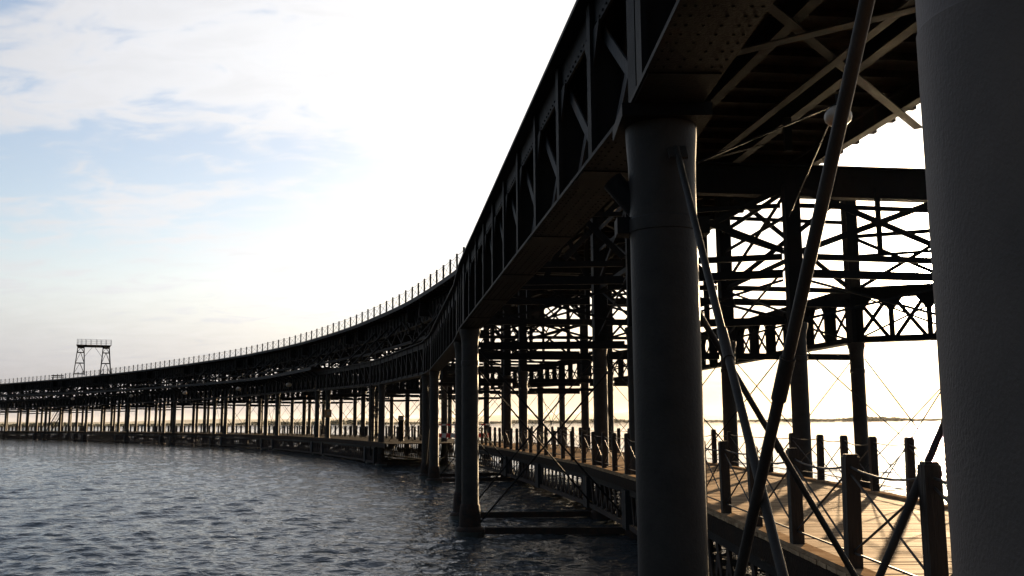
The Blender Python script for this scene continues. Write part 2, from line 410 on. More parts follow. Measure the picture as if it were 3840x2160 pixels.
# ------------------------------------------------------------------ transverse frames at every column row
def cross_frame(i):
    c = [colpos(i, j) for j in range(4)]
    if i == 2: c[3] = V((12.9, 26.8, 0))
    zb = z_bot(SS[i])
    T = thing('cross_frame', c[0] + V((0, 0, zb)), f'braced iron cross frame over the {front(i)} of the {clu(i)} column cluster', 'cross frame', 'cross frames of the pier')
    ax = (c[3] - c[0]).normalized()
    dn = V((-ax.y, ax.x, 0))
    tp = zb + GH
    # lower beam, two struts at girder top
    for j in range(3):
        if i == 2 and j == 2: continue
        zl = zb - 0.50
        if i == 2 and j == 1: zl = zb + 0.05
        p0, p1 = c[j] + ax * 0.32, c[j + 1] - ax * 0.32
        if i in (2, 3): p0, p1 = c[j] + (c[j + 1] - c[j]).normalized() * 0.3, c[j + 1] - (c[j + 1] - c[j]).normalized() * 0.3
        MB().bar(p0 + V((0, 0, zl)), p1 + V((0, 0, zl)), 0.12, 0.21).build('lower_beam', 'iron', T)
        if j == 1 and i > 3:
            MB().bar(p0 + V((0, 0, zl - 0.48)), p1 + V((0, 0, zl - 0.48)), 0.10, 0.16).build('lower_tie', 'iron', T)
    for zz, hh in ((tp - 0.09, 0.16), (tp - 0.56, 0.22)):
        m = MB()
        for j in range(3):
            m.bar(c[j] + ax * 0.30 + V((0, 0, zz)), c[j + 1] - ax * 0.30 + V((0, 0, zz)), 0.14, hh)
        m.build('upper_strut', 'iron', T)
    # the columns' upper legs, from girder level to the deck
    ztop = Z_DECK - 1.45
    if i == 2: ztop = 9.55
    for j in range(1, 4):
        zz = tp if (j == 3 and i not in (2, 3)) else ztop
        MB().bar(c[j] + V((0, 0, -2.4 if (i, j) == (2, 3) else zb)), c[j] + V((0, 0, zz - 0.002)), 0.40, 0.40, dn).build('upper_leg', 'iron', T)
    # braces
    for j in range(3):
        u = (c[j + 1] - c[j]).normalized()
        a, b = c[j] + u * 0.28, c[j + 1] - u * 0.28
        for sg in (0, 1):
            p0, p1 = (a, b) if sg else (b, a)
            o = dn * (0.04 if sg else -0.04)
            MB().bar(p0 + o + V((0, 0, zb + 0.1)), p1 + o + V((0, 0, tp - 0.72)), 0.03, 0.07).build('brace', 'iron', T)
    for j in range(0, 3):
        u = (c[j + 1] - c[j]).normalized()
        a, b = c[j] + u * 0.28, c[j + 1] - u * 0.28
        if j == 0: a = c[0] + u * 2.7
        if j == 2 and i not in (2, 3): b = c[2] + u * 3.2
        mid = (a + b) / 2
        for sg in (0, 1):
            p0, p1 = (a, b) if sg else (b, a)
            o = dn * (0.05 if sg else -0.05)
            MB().bar(p0 + o + V((0, 0, tp + 0.08)), p1 + o + V((0, 0, ztop - 0.12)), 0.03, 0.17 if i < 4 else 0.12).build('brace', 'iron', T)
        if j == 2:
            MB().bar(mid + V((0, 0, tp)), mid + V((0, 0, ztop)), 0.12, 0.12, dn).build('upper_post', 'iron', T)
            if i not in (2, 3): MB().bar(b + V((0, 0, tp)), b + V((0, 0, ztop)), 0.16, 0.16, dn).build('upper_post', 'iron', T)
        zz = tp + (ztop - tp) * 0.70
        MB().bar(a + V((0, 0, zz)), b + V((0, 0, zz)), 0.09, 0.12).build('mid_strut', 'iron', T)
    # cap beam under the deck
    if i == 2:
        a, b = c[0] + ax * 2.0, c[3] + ax * 2.4
        a = a + V((0, 0, 10.22)); b = b + V((0, 0, 9.60))
        m = MB(); m.bar(a, b, 0.07, 0.82)
        m.bar(a + V((0, 0, 0.435)), b + V((0, 0, 0.435)), 0.36, 0.05); m.bar(a - V((0, 0, 0.435)), b - V((0, 0, 0.435)), 0.36, 0.05)
        m.build('cap_beam', 'iron', T)
        for j in (1, 2):
            MB().bar(c[j] + V((0, 0, 10.5)), c[j] + V((0, 0, Z_DECK - 0.95)), 0.2, 0.2, dn).build('upper_post', 'iron', T)
    else:
        a, b = c[0] + ax * 2.75, c[0] + ax * 12.7
        m = MB(); zc = Z_DECK - 0.93; hc = 0.98
        m.bar(a + V((0, 0, zc)), b + V((0, 0, zc)), 0.07, hc)
        m.bar(a + V((0, 0, zc + hc / 2 + 0.002)), b + V((0, 0, zc + hc / 2 + 0.002)), 0.34, 0.05); m.bar(a + V((0, 0, zc - hc / 2)), b + V((0, 0, zc - hc / 2)), 0.34, 0.05)
        m.build('cap_beam', 'iron', T)
    return T
for i in range(2, NR): cross_frame(i)

# water-level ties and crossed rods between the columns of a row
for i in range(2, 14):
    c0, c1 = colpos(i, 0), colpos(i, 1)
    d = (c1 - c0).normalized()
    m = MB().bar(c0 + d * 0.42 + V((0, 0, 0.12)), c1 - d * 0.42 + V((0, 0, 0.12)), 0.16, 0.18)
    o = m.build('water_tie', 'rust', None, tuple(c0)); tag(o, f'rusty horizontal tie at water level, {front(i)} of the {clu(i)} column cluster', 'tie beam', 'water level ties')
ROD = 'thin crossed tie rods between columns'
def rod(a, b, r, lab, mat='iron', n=8):
    m = MB().tube(a, b, r, n)
    if n > 10:
        a_, b_ = V(a), V(b)
        for f0 in (0.30, 0.62): m.tube(a_.lerp(b_, f0), a_.lerp(b_, f0 + 0.035), r * 1.28, n)
        d_ = (b_ - a_).normalized(); m.bar(a_ - d_ * 0.02, a_ + d_ * 0.16, 0.022, 0.15, (1, 0, 0)); m.bar(b_ - d_ * 0.16, b_ + d_ * 0.02, 0.022, 0.15, (1, 0, 0))
    o = m.build('tie_rod', mat, None, tuple(a)); tag(o, lab, 'tie rod', ROD); return o
for i in range(2, 14):
    for j in range(3):
        c0, c1 = colpos(i, j), colpos(i, j + 1)
        d = (c1 - c0).normalized(); off = V((-d.y, d.x, 0)) * 0.03
        zt = z_bot(SS[i]) - 0.65; z0 = 0.35
        r = 0.026 if j == 0 else 0.016
        rod(c0 + d * 0.25 + off + V((0, 0, zt)), c1 - d * 0.28 + off + V((0, 0, z0)), r, f'{["first", "second", "third"][j]} bay tie rod sloping down inward, {front(i)} of the {clu(i)} column cluster')
        rod(c0 + d * 0.28 - off + V((0, 0, z0)), c1 - d * 0.25 - off + V((0, 0, zt)), r, f'{["first", "second", "third"][j]} bay tie rod sloping up inward, {front(i)} of the {clu(i)} column cluster')
    if i % 2 == 0:
        for j in (0, 3):
            c0, c1 = colpos(i, j), colpos(i + 1, j)
            d = (c1 - c0).normalized(); off = V((-d.y, d.x, 0)) * 0.03
            zt = z_bot(SS[i]) - 0.55; z0 = 0.4
            rod(c0 + d * 0.25 + off + V((0, 0, zt)), c1 - d * 0.25 + off + V((0, 0, z0)), 0.02, f'thin tie rod falling along the pier in the {clu(i)} column cluster, {LINE[j]}')
            rod(c0 + d * 0.25 - off + V((0, 0, z0)), c1 - d * 0.25 - off + V((0, 0, zt)), 0.02, f'thin tie rod rising along the pier in the {clu(i)} column cluster, {LINE[j]}')
for j in (1, 2, 3):
    c0, c1 = colpos(2, j), colpos(3, j)
    d = (c1 - c0).normalized(); sd = V((d.y, -d.x, 0))
    T = thing('brace_panel', c0 + V((0, 0, 7.6)), f'lengthwise crossed bracing high in the second column cluster, {LINE[j]}', 'bracing', 'lengthwise bracing in the second cluster')
    for za, zb2, w in ((7.62, 9.35, 0.12), (9.35, 7.62, 0.12), (7.50, 7.50, 0.14), (8.75, 8.75, 0.10), (9.45, 9.45, 0.14), (5.9, 7.35, 0.06), (7.35, 5.9, 0.06)):
        o = sd * (0.06 if za < zb2 else -0.06 if za > zb2 else 0.0)
        MB().bar(c0 + d * 0.22 + o + V((0, 0, za)), c1 - d * 0.22 + o + V((0, 0, zb2)), 0.04, w).build('brace', 'iron', T)
# the heavy foreground braces
rod((1.36, 7.62, 5.32), (1.25, 2.3, -0.2), 0.026, 'thick brace from the middle column head down to the right, crossing another brace low down', 'iron_col', 16)
rod((1.40, 3.22, 5.06), (1.08, 7.55, -0.5), 0.029, 'thick brace leaning from the upper right down behind the middle column foot', 'iron_col', 16)
rod((1.36, 8.0, 4.38), (3.95, 8.15, -0.22), 0.026, 'straight brace running from behind the middle column down past the boardwalk posts', 'iron_col', 14)
rod((5.7, 7.7, 7.6), (1.75, 7.7, -0.35), 0.030, 'brace rising to the right behind the nearest boardwalk post', 'iron_col', 14)

# ------------------------------------------------------------------ upper deck, bay by bay
T0, T1 = 2.6, 12.9
BAYS = [(-9.0 + SS[1], SS[2])] + [(SS[k], SS[k + 2]) for k in range(2, NR - 2, 2)] + [(SS[NR - 2], SS[NR - 1] + 9)]
def strip(m, s0, s1, ta, tb, za, zb_, step=1.5):
    n = max(2, int(math.ceil((s1 - s0) / step)) + 1)
    rails = []
    for s in np.linspace(s0 + 0.003, s1 - 0.003, n):
        rails.append([at(s, ta, za), at(s, tb, za), at(s, tb, zb_), at(s, ta, zb_)])
    return m.sweep(rails)
for b, (s0, s1) in enumerate(BAYS):
    o0 = at(s0, T0, Z_DECK)
    T = thing('upper_deck', o0, f'{ORD[b]} section of the high railway deck counting from the camera, dark timber underneath', 'deck', 'sections of the high deck')
    strip(MB(), s0, s1, T0 + 0.02, T1, Z_DECK - 0.14, Z_DECK - 0.02).build('deck_boards', 'old_timber', T)
    strip(MB(), s0, s1, T0 - 0.06, T0 + 0.018, Z_DECK - 0.24, Z_DECK + 0.04).build('edge_board', 'grey_plate', T)
    for t in (3.6, 6.2, 8.9, 11.6):
        if t == 3.6 and b > 0:
            m = MB(); strip(m, s0, s1, t - 0.19, t + 0.16, Z_DECK - 0.408, Z_DECK - 0.36, 3); strip(m, s0, s1, t - 0.03, t + 0.03, Z_DECK - 1.70, Z_DECK - 0.41, 3); strip(m, s0, s1, t - 0.19, t + 0.16, Z_DECK - 1.75, Z_DECK - 1.702, 3)
            for q in np.arange(s0 + 0.5, s1 - 0.3, 1.1): m.bar(at(q, t - 0.1, Z_DECK - 1.70), at(q, t - 0.1, Z_DECK - 0.41), 0.12, 0.05, (0, 1, 0))
            m.build('stringer', 'iron', T); continue
        m = MB(); strip(m, s0, s1, t - 0.14, t + 0.14, Z_DECK - 0.408, Z_DECK - 0.36, 3); strip(m, s0, s1, t - 0.05, t + 0.05, Z_DECK - 0.88, Z_DECK - 0.41, 3); strip(m, s0, s1, t - 0.14, t + 0.14, Z_DECK - 0.93, Z_DECK - 0.882, 3)
        m.build('stringer', 'iron', T)
    n = int((s1 - s0) / 1.15)
    if b > 6: n = int((s1 - s0) / 2.0)
    for k in range(n):
        s = s0 + (k + 0.5) * (s1 - s0) / n
        h = head(s); d = V((-math.sin(h), math.cos(h), 0))
        a, c = at(s, T0 + 0.06, Z_DECK - 0.25), at(s, T1 - 0.05, Z_DECK - 0.25)
        MB().bar(a, c, 0.20, 0.21).build('joist', 'old_timber', T)
    # plan bracing under the stringers
    nb = 3
    if b == 0:
        for p, q, w, mt in (((6.4, 29.3, 11.30), (8.62, 13.4, 11.30), 0.23, 'iron'), ((3.9, 16.6, 11.36), (11.7, 26.5, 11.36), 0.24, 'iron'), ((2.6, 22.23, 11.25), (10.2, 16.7, 11.25), 0.30, 'grey_plate')):  # third brace: paler grey stands in for the sky light it catches
            MB().bar(p, q, w, 0.035).build('plan_brace', mt, T)
        nb = 0
    for k in range(nb):
        sa, sb = s0 + k * (s1 - s0) / nb, s0 + (k + 1) * (s1 - s0) / nb
        for ta, tb in ((3.6, 8.9),):
            MB().bar(at(sa, ta, Z_DECK - 0.98), at(sb, tb, Z_DECK - 0.98), 0.16, 0.03).build('plan_brace', 'iron', T)
            MB().bar(at(sa, tb, Z_DECK - 1.02), at(sb, ta, Z_DECK - 1.02), 0.16, 0.03).build('plan_brace', 'iron', T)

# intermediate bents between the column clusters: raking timber and iron legs carrying the deck
BENT = 'intermediate bents under the high deck'
nb = 0
for k in range(1, NR - 1, 2):
    sa, sb = SS[k], SS[k + 1]
    cnt = 3
    for q in range(cnt):
        if k == 1 or (k in (3, 5) and q != 1): continue
        s = sa + (sb - sa) * (q + 1) / (cnt + 1)
        h = head(s); ax = V((math.cos(h), math.sin(h), 0)); dn = V((-ax.y, ax.x, 0))
        zg = z_bot(s) + GH
        T = thing('deck_bent', at(s, 3.6, zg), f'braced deck bent, {["first", "middle", "last"][q]} of three between the {clu(k)} and {clu(k + 1)} column clusters', 'trestle bent', BENT)
        zt = Z_DECK - 0.94
        MB().bar(at(s, 0.3, zg - 0.26), at(s, 13.8, zg - 0.26), 0.16, 0.26).build('sill_beam', 'iron', T)
        for t in (3.6, 6.2, 8.9, 11.6):
            MB().bar(at(s, t, zg - 0.126), at(s, t, zt), 0.2, 0.2, dn).build('leg', 'iron', T)
        MB().bar(at(s, 0.35, zg + 0.1), at(s, 3.45, zt - 0.2), 0.14, 0.16, dn).build('raking_strut', 'iron', T)
        for ta, tb in ((3.75, 6.05), (6.35, 8.75), (9.05, 11.45)):
            zz = (zg + zt) / 2
            MB().bar(at(s, ta, zg + 0.15), at(s, tb, zz - 0.04), 0.05, 0.13).build('brace', 'iron', T)
            MB().bar(at(s, tb, zg + 0.15) + dn * 0.055, at(s, ta, zz - 0.04) + dn * 0.055, 0.05, 0.13).build('brace', 'iron', T)
            MB().bar(at(s, ta, zz + 0.15), at(s, tb, zt - 0.15), 0.05, 0.13).build('brace', 'iron', T)
        MB().bar(at(s, 3.75, (zg + zt) / 2 + 0.05), at(s, 11.45, (zg + zt) / 2 + 0.05), 0.2, 0.16, (0, 0, 1)).build('mid_strut', 'iron', T)
# longitudinal struts half-way up the trestle
for k in range(5, NR - 1):
    sa, sb = SS[k] + 0.3, SS[k + 1] - 0.3
    for t, nm in ((3.6, 'water side'), (11.6, 'far side')):
        z = (z_bot(SS[k]) + GH + Z_DECK - 0.94) / 2 - 0.15
        m = MB(); strip(m, sa, sb, t - 0.1 - 0.16, t - 0.1, z - 0.1, z + 0.1, 3)
        nx = max(2, int((sb - sa) / 3.2))
        for q in range(nx):
            u0, u1 = sa + (sb - sa) * q / nx, sa + (sb - sa) * (q + 1) / nx
            m.bar(at(u0, t - 0.2, z + 0.12), at(u1, t - 0.2, Z_DECK - 0.95), 0.04, 0.13); m.bar(at(u1, t - 0.26, z + 0.12), at(u0, t - 0.26, Z_DECK - 0.95), 0.04, 0.13)
        o = m.build('long_brace', 'iron', None, tuple(at(sa, t, z)))
        w = f'inside the {clu(k)} column cluster' if k % 2 == 0 else f'from the {clu(k)} to the {clu(k + 1)} column cluster'
        tag(o, f'lengthwise strut below the high deck, {nm}, {w}', 'strut', 'lengthwise struts below the high deck')

# ------------------------------------------------------------------ railings
def railing(name, pts_fn, n, zf, hgt, wpost, rcab, label, group, matp, cap=False, xc=True, r0=0, top_drop=0.1):
    base = pts_fn(0)
    T = thing(name, base + V((0, 0, zf)), label, 'railing', group)
    P = [pts_fn(k) for k in range(n + 1)]
    for k in range(r0, n + 1):
        p = P[k]
        d = (P[min(k + 1, n)] - P[max(k - 1, 0)]).normalized()
        m = MB()
        lean = V((RNG.normal(0, 0.014), RNG.normal(0, 0.014), 0)) * hgt; hgt_k = hgt + RNG.normal(0, 0.018)
        m.bar(p + V((0, 0, zf - 0.12)), p + lean + V((0, 0, zf + hgt_k - 0.012)), wpost, wpost, d)
        if cap: m.bar(p + lean + V((0, 0, zf + hgt_k - 0.012)), p + lean + V((0, 0, zf + hgt_k + 0.012)), wpost * 0.8, wpost * 0.8, d)
        m.build('post', matp, T)
    mt, mx = MB(), MB()
    for k in range(n):
        a, b = P[k], P[k + 1]
        # hand rope with a little sag
        q = []; sag = RNG.uniform(0.03, 0.10)
        for f in np.linspace(0, 1, 6):
            q.append(a.lerp(b, f) + V((0, 0, zf + hgt - top_drop - sag * 4 * f * (1 - f))))
        mt.path_tube(q, rcab * 1.05, 6)
        mt.tube(a + V((0, 0, zf + 0.14)), b + V((0, 0, zf + 0.14)), rcab, 6, cap=False)
        if xc:
            mx.tube(a + V((0, 0, zf + hgt - top_drop - 0.05)), b + V((0, 0, zf + 0.14)), rcab, 6, cap=False)
            mx.tube(a + V((0, 0, zf + 0.14)), b + V((0, 0, zf + hgt - top_drop - 0.05)), rcab, 6, cap=False)
    mt.build('hand_rope', 'cable', T)
    if xc: mx.build('crossed_cable', 'cable', T)
    return T
for b, (s0, s1) in enumerate(BAYS):
    n = max(4, int(round((s1 - s0) / 2.2)))
    railing('deck_railing', lambda k, s0=s0, s1=s1, n=n: at(s0 + (s1 - s0) * k / n, T0 + 0.12), n, Z_DECK + 0.0, 1.12, 0.11, 0.015,
            f'thin post and wire railing along the {ORD[b]} section of the high deck', 'railings of the high deck', 'iron', r0=0 if b == 0 else 1)

def poly(pl):
    p = np.array(pl); d = np.concatenate([[0], np.cumsum(np.linalg.norm(np.diff(p, axis=0), axis=1))])
    def f(u, off=0.0):
        u = min(max(u, 0), d[-1])
        x, y = np.interp(u, d, p[:, 0]), np.interp(u, d, p[:, 1])
        return V((x, y, 0))
    return f, d[-1]
fl, LL = poly(WL); fr, LR = poly(WR)
# lower walkway
SEC = [0, 11.6, 20.9, 30.5, 44, 57, LL]
# near part: real boards
S66 = s_of((-9.6, 70.4)) - 4.5
WALK_END = SS[NR - 1] + 9
T = thing('boardwalk', (3.2, -4, Z_WALK), 'sunlit plank boardwalk running under the pier behind the railing posts', 'boardwalk')
m = MB(); k = 0; u = 0.0
while u < LL - 0.1:
    v_ = u + 0.142
    fa = u / LL * LR; fb = v_ / LL * LR
    a0, a1, b0, b1 = fl(u), fl(v_), fr(fa), fr(fb)
    z1 = Z_WALK + RNG.normal(0, 0.0018); z0 = Z_WALK - 0.045
    e0 = (a0 - b0).normalized() * (0.03 + RNG.uniform(-0.008, 0.008))
    c = [a0 + e0, b0, b1, a1 + e0]
    m.hexa([V((p.x, p.y, z0)) for p in c] + [V((p.x, p.y, z1)) for p in c], att=float(RNG.uniform(0, 1)))
    u = v_ + 0.010; k += 1
m.build('planks', 'planks', T, board=True)
def edge(f, L_, off, w, za, zb_, step=2.0):
    rails = []
    for u in np.arange(0, L_ + 0.01, step):
        p, q = f(max(u - 0.3, 0)), f(min(u + 0.3, L_)); d = (q - p).normalized(); n = V((d.y, -d.x, 0))
        c = f(u)
        rails.append([c + n * off + V((0, 0, za)), c + n * (off + w) + V((0, 0, za)), c + n * (off + w) + V((0, 0, zb_)), c + n * off + V((0, 0, zb_))])
    return MB().sweep(rails)
edge(fl, LL, -0.02, 0.19, Z_WALK + 0.004, Z_WALK + 0.05).build('edge_board', 'sand_edge', T)
edge(fr, LR, -0.17, 0.19, Z_WALK + 0.004, Z_WALK + 0.05).build('edge_board', 'sand_edge', T)
edge(fl, LL, -0.05, 0.05, Z_WALK - 0.30, Z_WALK - 0.05).build('fascia_board', 'old_timber', T)
edge(fr, LR, -0.0, 0.05, Z_WALK - 0.30, Z_WALK - 0.05).build('fascia_board', 'old_timber', T)
for q in range(2):
    edge(fl, LL, 1.2 + 1.7 * q, 0.12, Z_WALK - 0.26, Z_WALK - 0.05).build('stringer', 'old_timber', T)

# landing deck further along, out to the water-side columns
def lp(u): return at(S66 + u, -0.35)
def lq(u): return at(S66 + u, 8.6)
LEN2 = WALK_END - S66
T = thing('landing_deck', lp(0) + V((0, 0, Z_WALK)), 'wide low plank deck far along the pier, reaching out to the water side columns', 'deck')
m = MB(); u = 0.0
while u < LEN2 - 0.2:
    st = 0.30 if u < 60 else 0.9
    a0, a1, b0, b1 = lp(u), lp(u + st - 0.012), lq(u), lq(u + st - 0.012)
    c = [a0, b0, b1, a1]
    m.hexa([V((p.x, p.y, Z_WALK - 0.05)) for p in c] + [V((p.x, p.y, Z_WALK + RNG.normal(0, 0.0015))) for p in c], att=float(RNG.uniform(0, 1)))
    u += st
m.build('planks', 'old_timber', T, board=True)
m = MB(); strip(m, S66, WALK_END, -0.42, -0.354, Z_WALK - 0.32, Z_WALK + 0.03, 3); m.build('fascia_board', 'old_timber', T)

# walkway railings, in runs
RUNS = [(0.0, 11.6), (11.6, 22.6), (22.6, 33.4), (33.4, 48.0), (48.0, LL)]
LPOST = []
for r, (ua, ub) in enumerate(RUNS):
    n = max(3, int(round((ub - ua) / 1.82)))
    railing('boardwalk_railing', lambda k, ua=ua, ub=ub, n=n: fl(ua + (ub - ua) * k / n) + V((0.06, 0, 0)), n, Z_WALK + 0.05, 1.06, 0.135, 0.0115,
            f'square timber posts with crossed cables, {ORD[r]} run on the boardwalk edge nearer the camera', 'boardwalk railings', 'post_timber', cap=True, r0=0 if r == 0 else 1)
    va, vb = ua / LL * LR, ub / LL * LR
    railing('boardwalk_railing', lambda k, va=va, vb=vb, n=n: fr(va + (vb - va) * (k + 0.4) / n) - V((0.06, 0, 0)), n, Z_WALK + 0.05, 1.06, 0.135, 0.0115,
            f'square timber posts with crossed cables, {ORD[r]} run on the far boardwalk edge over the water', 'boardwalk railings', 'post_timber', cap=True, r0=0 if r == 0 else 1)
for b in range(3, len(BAYS)):
    s0, s1 = BAYS[b]
    s0 = max(s0, S66); n = int(round((s1 - s0) / 1.9))
    if s1 <= s0: continue
    for t, nm in ((4.3, 'middle'), (8.5, 'far edge')):
        railing('landing_railing', lambda k, s0=s0, s1=s1, n=n, t=t: at(s0 + (s1 - s0) * k / n, t), n, Z_WALK, 1.1, 0.16, 0.012,
                f'dark post railing, {nm} of the low deck, below the {ORD[b]} high deck section', 'landing deck railings', 'post_timber', xc=False, r0=1)

# lattice side beams under the walkway
def walk_girder(a, b, lab, zt, zb_, end_a=True, end_b=True, pitch=0.75, bw=0.17):
    T = thing('walkway_girder', a + V((0, 0, zb_)), lab, 'girder', 'lattice girders under the low walkways')
    d = (b - a).normalized(); ln = (b - a).length; n = V((d.y, -d.x, 0))
    P = lambda u, z, o=0: a + d * u + n * o + V((0, 0, z))
    MB().bar(P(0, zt), P(ln, zt), 0.16, 0.16).build('top_chord', 'iron', T)
    MB().bar(P(0, zb_), P(ln, zb_), 0.20, 0.13).build('bottom_chord', 'rust', T)
    k = max(3, int(ln / pitch)); m = MB()
    for q in range(k):
        u0, u1 = ln * q / k, ln * (q + 1) / k
        m.bar(P(u0, zb_ + 0.07, -0.03), P((u0 + u1) / 2, zt - 0.08, -0.03), 0.03, bw, n.cross(d)); m.bar(P(u1, zb_ + 0.07, 0.01), P((u0 + u1) / 2, zt - 0.08, 0.01), 0.03, bw, n.cross(d))
    m.build('lattice_web', 'rust', T)
    for fl_, u in ((end_a, 0.16), (end_b, ln - 0.16)):
        if fl_: MB().bar(P(u, zb_ - 0.09, -0.05), P(u, zt + 0.04, -0.05), 0.26, 0.30, d).build('end_plate', 'grey_plate', T)
WG = [(0.0, 11.0), (11.0, 21.0), (21.0, 29.8), (29.8, 36.4), (36.4, 46), (46, 55), (55, LL)]
for q, (ua, ub) in enumerate(WG):
    a, b = fl(ua) + V((0.12, 0, 0)), fl(ub) + V((0.12, 0, 0))
    walk_girder(a, b, f'rusty lattice girder under the boardwalk edge, {ORD[q]} span from the camera', Z_WALK - 0.40, 0.36)
    va, vb = ua / LL * LR, ub / LL * LR
    walk_girder(fr(va) - V((0.12, 0, 0)), fr(vb) - V((0.12, 0, 0)), f'rusty lattice girder under the far boardwalk edge, {ORD[q]} span from the camera', Z_WALK - 0.40, 0.36)
for i in range(6, NR - 1):
    a, b = V((*STN[i], 0)), V((*STN[i + 1], 0))
    d = (b - a).normalized(); n = V((d.y, -d.x, 0))
    w = f'inside the {clu(i)} column cluster' if i % 2 == 0 else f'between the {clu(i)} and {clu(i + 1)} column clusters'
    walk_girder(a - n * 0.36 + d * 0.0, b - n * 0.36, f'low lattice girder just above the water, {w}', Z_WALK - 0.42, 0.20, pitch=0.62, bw=0.15)
    for tt, nm in ((4.4, 'second line'), (8.5, 'third line')):
        walk_girder(at(SS[i], tt), at(SS[i + 1], tt), f'low lattice girder under the landing deck, {nm}, {w}', Z_WALK - 0.16, 0.14, False, False, pitch=0.62, bw=0.17)

# ------------------------------------------------------------------ ledge on the water side further along
S_L = s_of((-19.4, 95.4)) - 2.0
def z_led(s): return float(np.interp(s - S_L, [0, 22, 85, 150], [8.45, 8.45, 8.95, 9.4]))
LB = [(S_L, SS[10])] + [(SS[k], SS[k + 2]) for k in range(10, NR - 2, 2)] + [(SS[NR - 2], SS[NR - 1] + 9)]
for q, (s0, s1) in enumerate(LB):
    T = thing('side_platform', at(s0, -1.0, z_led(s0)), f'narrow side platform along the water side girder, {ORD[q]} section from its right end', 'platform', 'sections of the side platform')
    m = MB(); rails = []
    for s in np.linspace(s0 + 0.003, s1 - 0.003, 12):
        z = z_led(s); rails.append([at(s, -1.0, z - 0.12), at(s, 2.2, z - 0.12), at(s, 2.2, z), at(s, -1.0, z)])
    m.sweep(rails); m.build('platform_boards', 'old_timber', T)
    m = MB(); rails = []
    for s in np.linspace(s0 + 0.003, s1 - 0.003, 12):
        z = z_led(s); rails.append([at(s, -1.08, z - 0.26), at(s, -1.004, z - 0.26), at(s, -1.004, z + 0.05), at(s, -1.08, z + 0.05)])
    m.sweep(rails); m.build('edge_board', 'grey_plate', T)
    nq = int((s1 - s0) / 1.8)
    for k in range(nq):
        s = s0 + (k + 0.5) * (s1 - s0) / nq; z = z_led(s)
        MB().bar(at(s, -0.95, z - 0.20), at(s, 0.35, z_bot(s) + GH - 0.75), 0.1, 0.12).build('bracket', 'iron', T)

# ------------------------------------------------------------------ lamps
LAMPS = 'white dome lamps hung under the pier'
def lamp(p, r, lab, wires=None, drop=0.5):
    T = thing('dome_lamp', p, lab, 'lamp', LAMPS)
    prof = [(0.02, r * 0.72), (r * 0.45, r * 0.66), (r * 0.80, r * 0.42), (r * 0.97, r * 0.10), (r, -r * 0.14), (r * 0.93, -r * 0.42), (r * 0.66, -r * 0.68), (r * 0.25, -r * 0.82), (0.01, -r * 0.84)]
    MB().lathe(tuple(p), prof[::-1], 28).build('globe', 'lamp_sunlit', T)
    MB().lathe((p.x, p.y, p.z), [(r * 0.34, r * 0.50), (r * 0.34, r * 0.80), (r * 0.12, r * 0.95)], 14).build('collar', 'iron', T)
    MB().tube(p + V((0, 0, r * 0.9)), p + V((0, 0, r * 0.9 + drop)), 0.02, 8).build('stem', 'iron', T)
    if wires:
        for q in wires: MB().tube(p + V((0, 0, r * 0.9)), V(q), 0.012, 6).build('support_wire', 'iron', T)
    else:
        MB().bar(p + V((0, 0, r * 0.9 + drop)), p + V((0.9, 0.3, r * 0.9 + drop)), 0.05, 0.05).build('bracket_arm', 'iron', T)
lamp(V((4.26, 12.0, 7.02)), 0.175, 'nearest white dome lamp, hanging under the deck behind the thick leaning brace', wires=[(0.75, 12.2, 5.74), (7.6, 25.6, 8.6)], drop=0.12)
for q, (xx, yy, zz) in enumerate([(-24.3, 104.0, 7.2), (-34.2, 119.6, 7.35), (-47.6, 139.3, 7.5), (-63.2, 158.9, 7.7), (-82.2, 179.3, 7.8)]):
    lamp(V((xx, yy, zz)), 0.30, f'small white dome lamp below the side platform, {ORD[q]} from the right', drop=0.6)

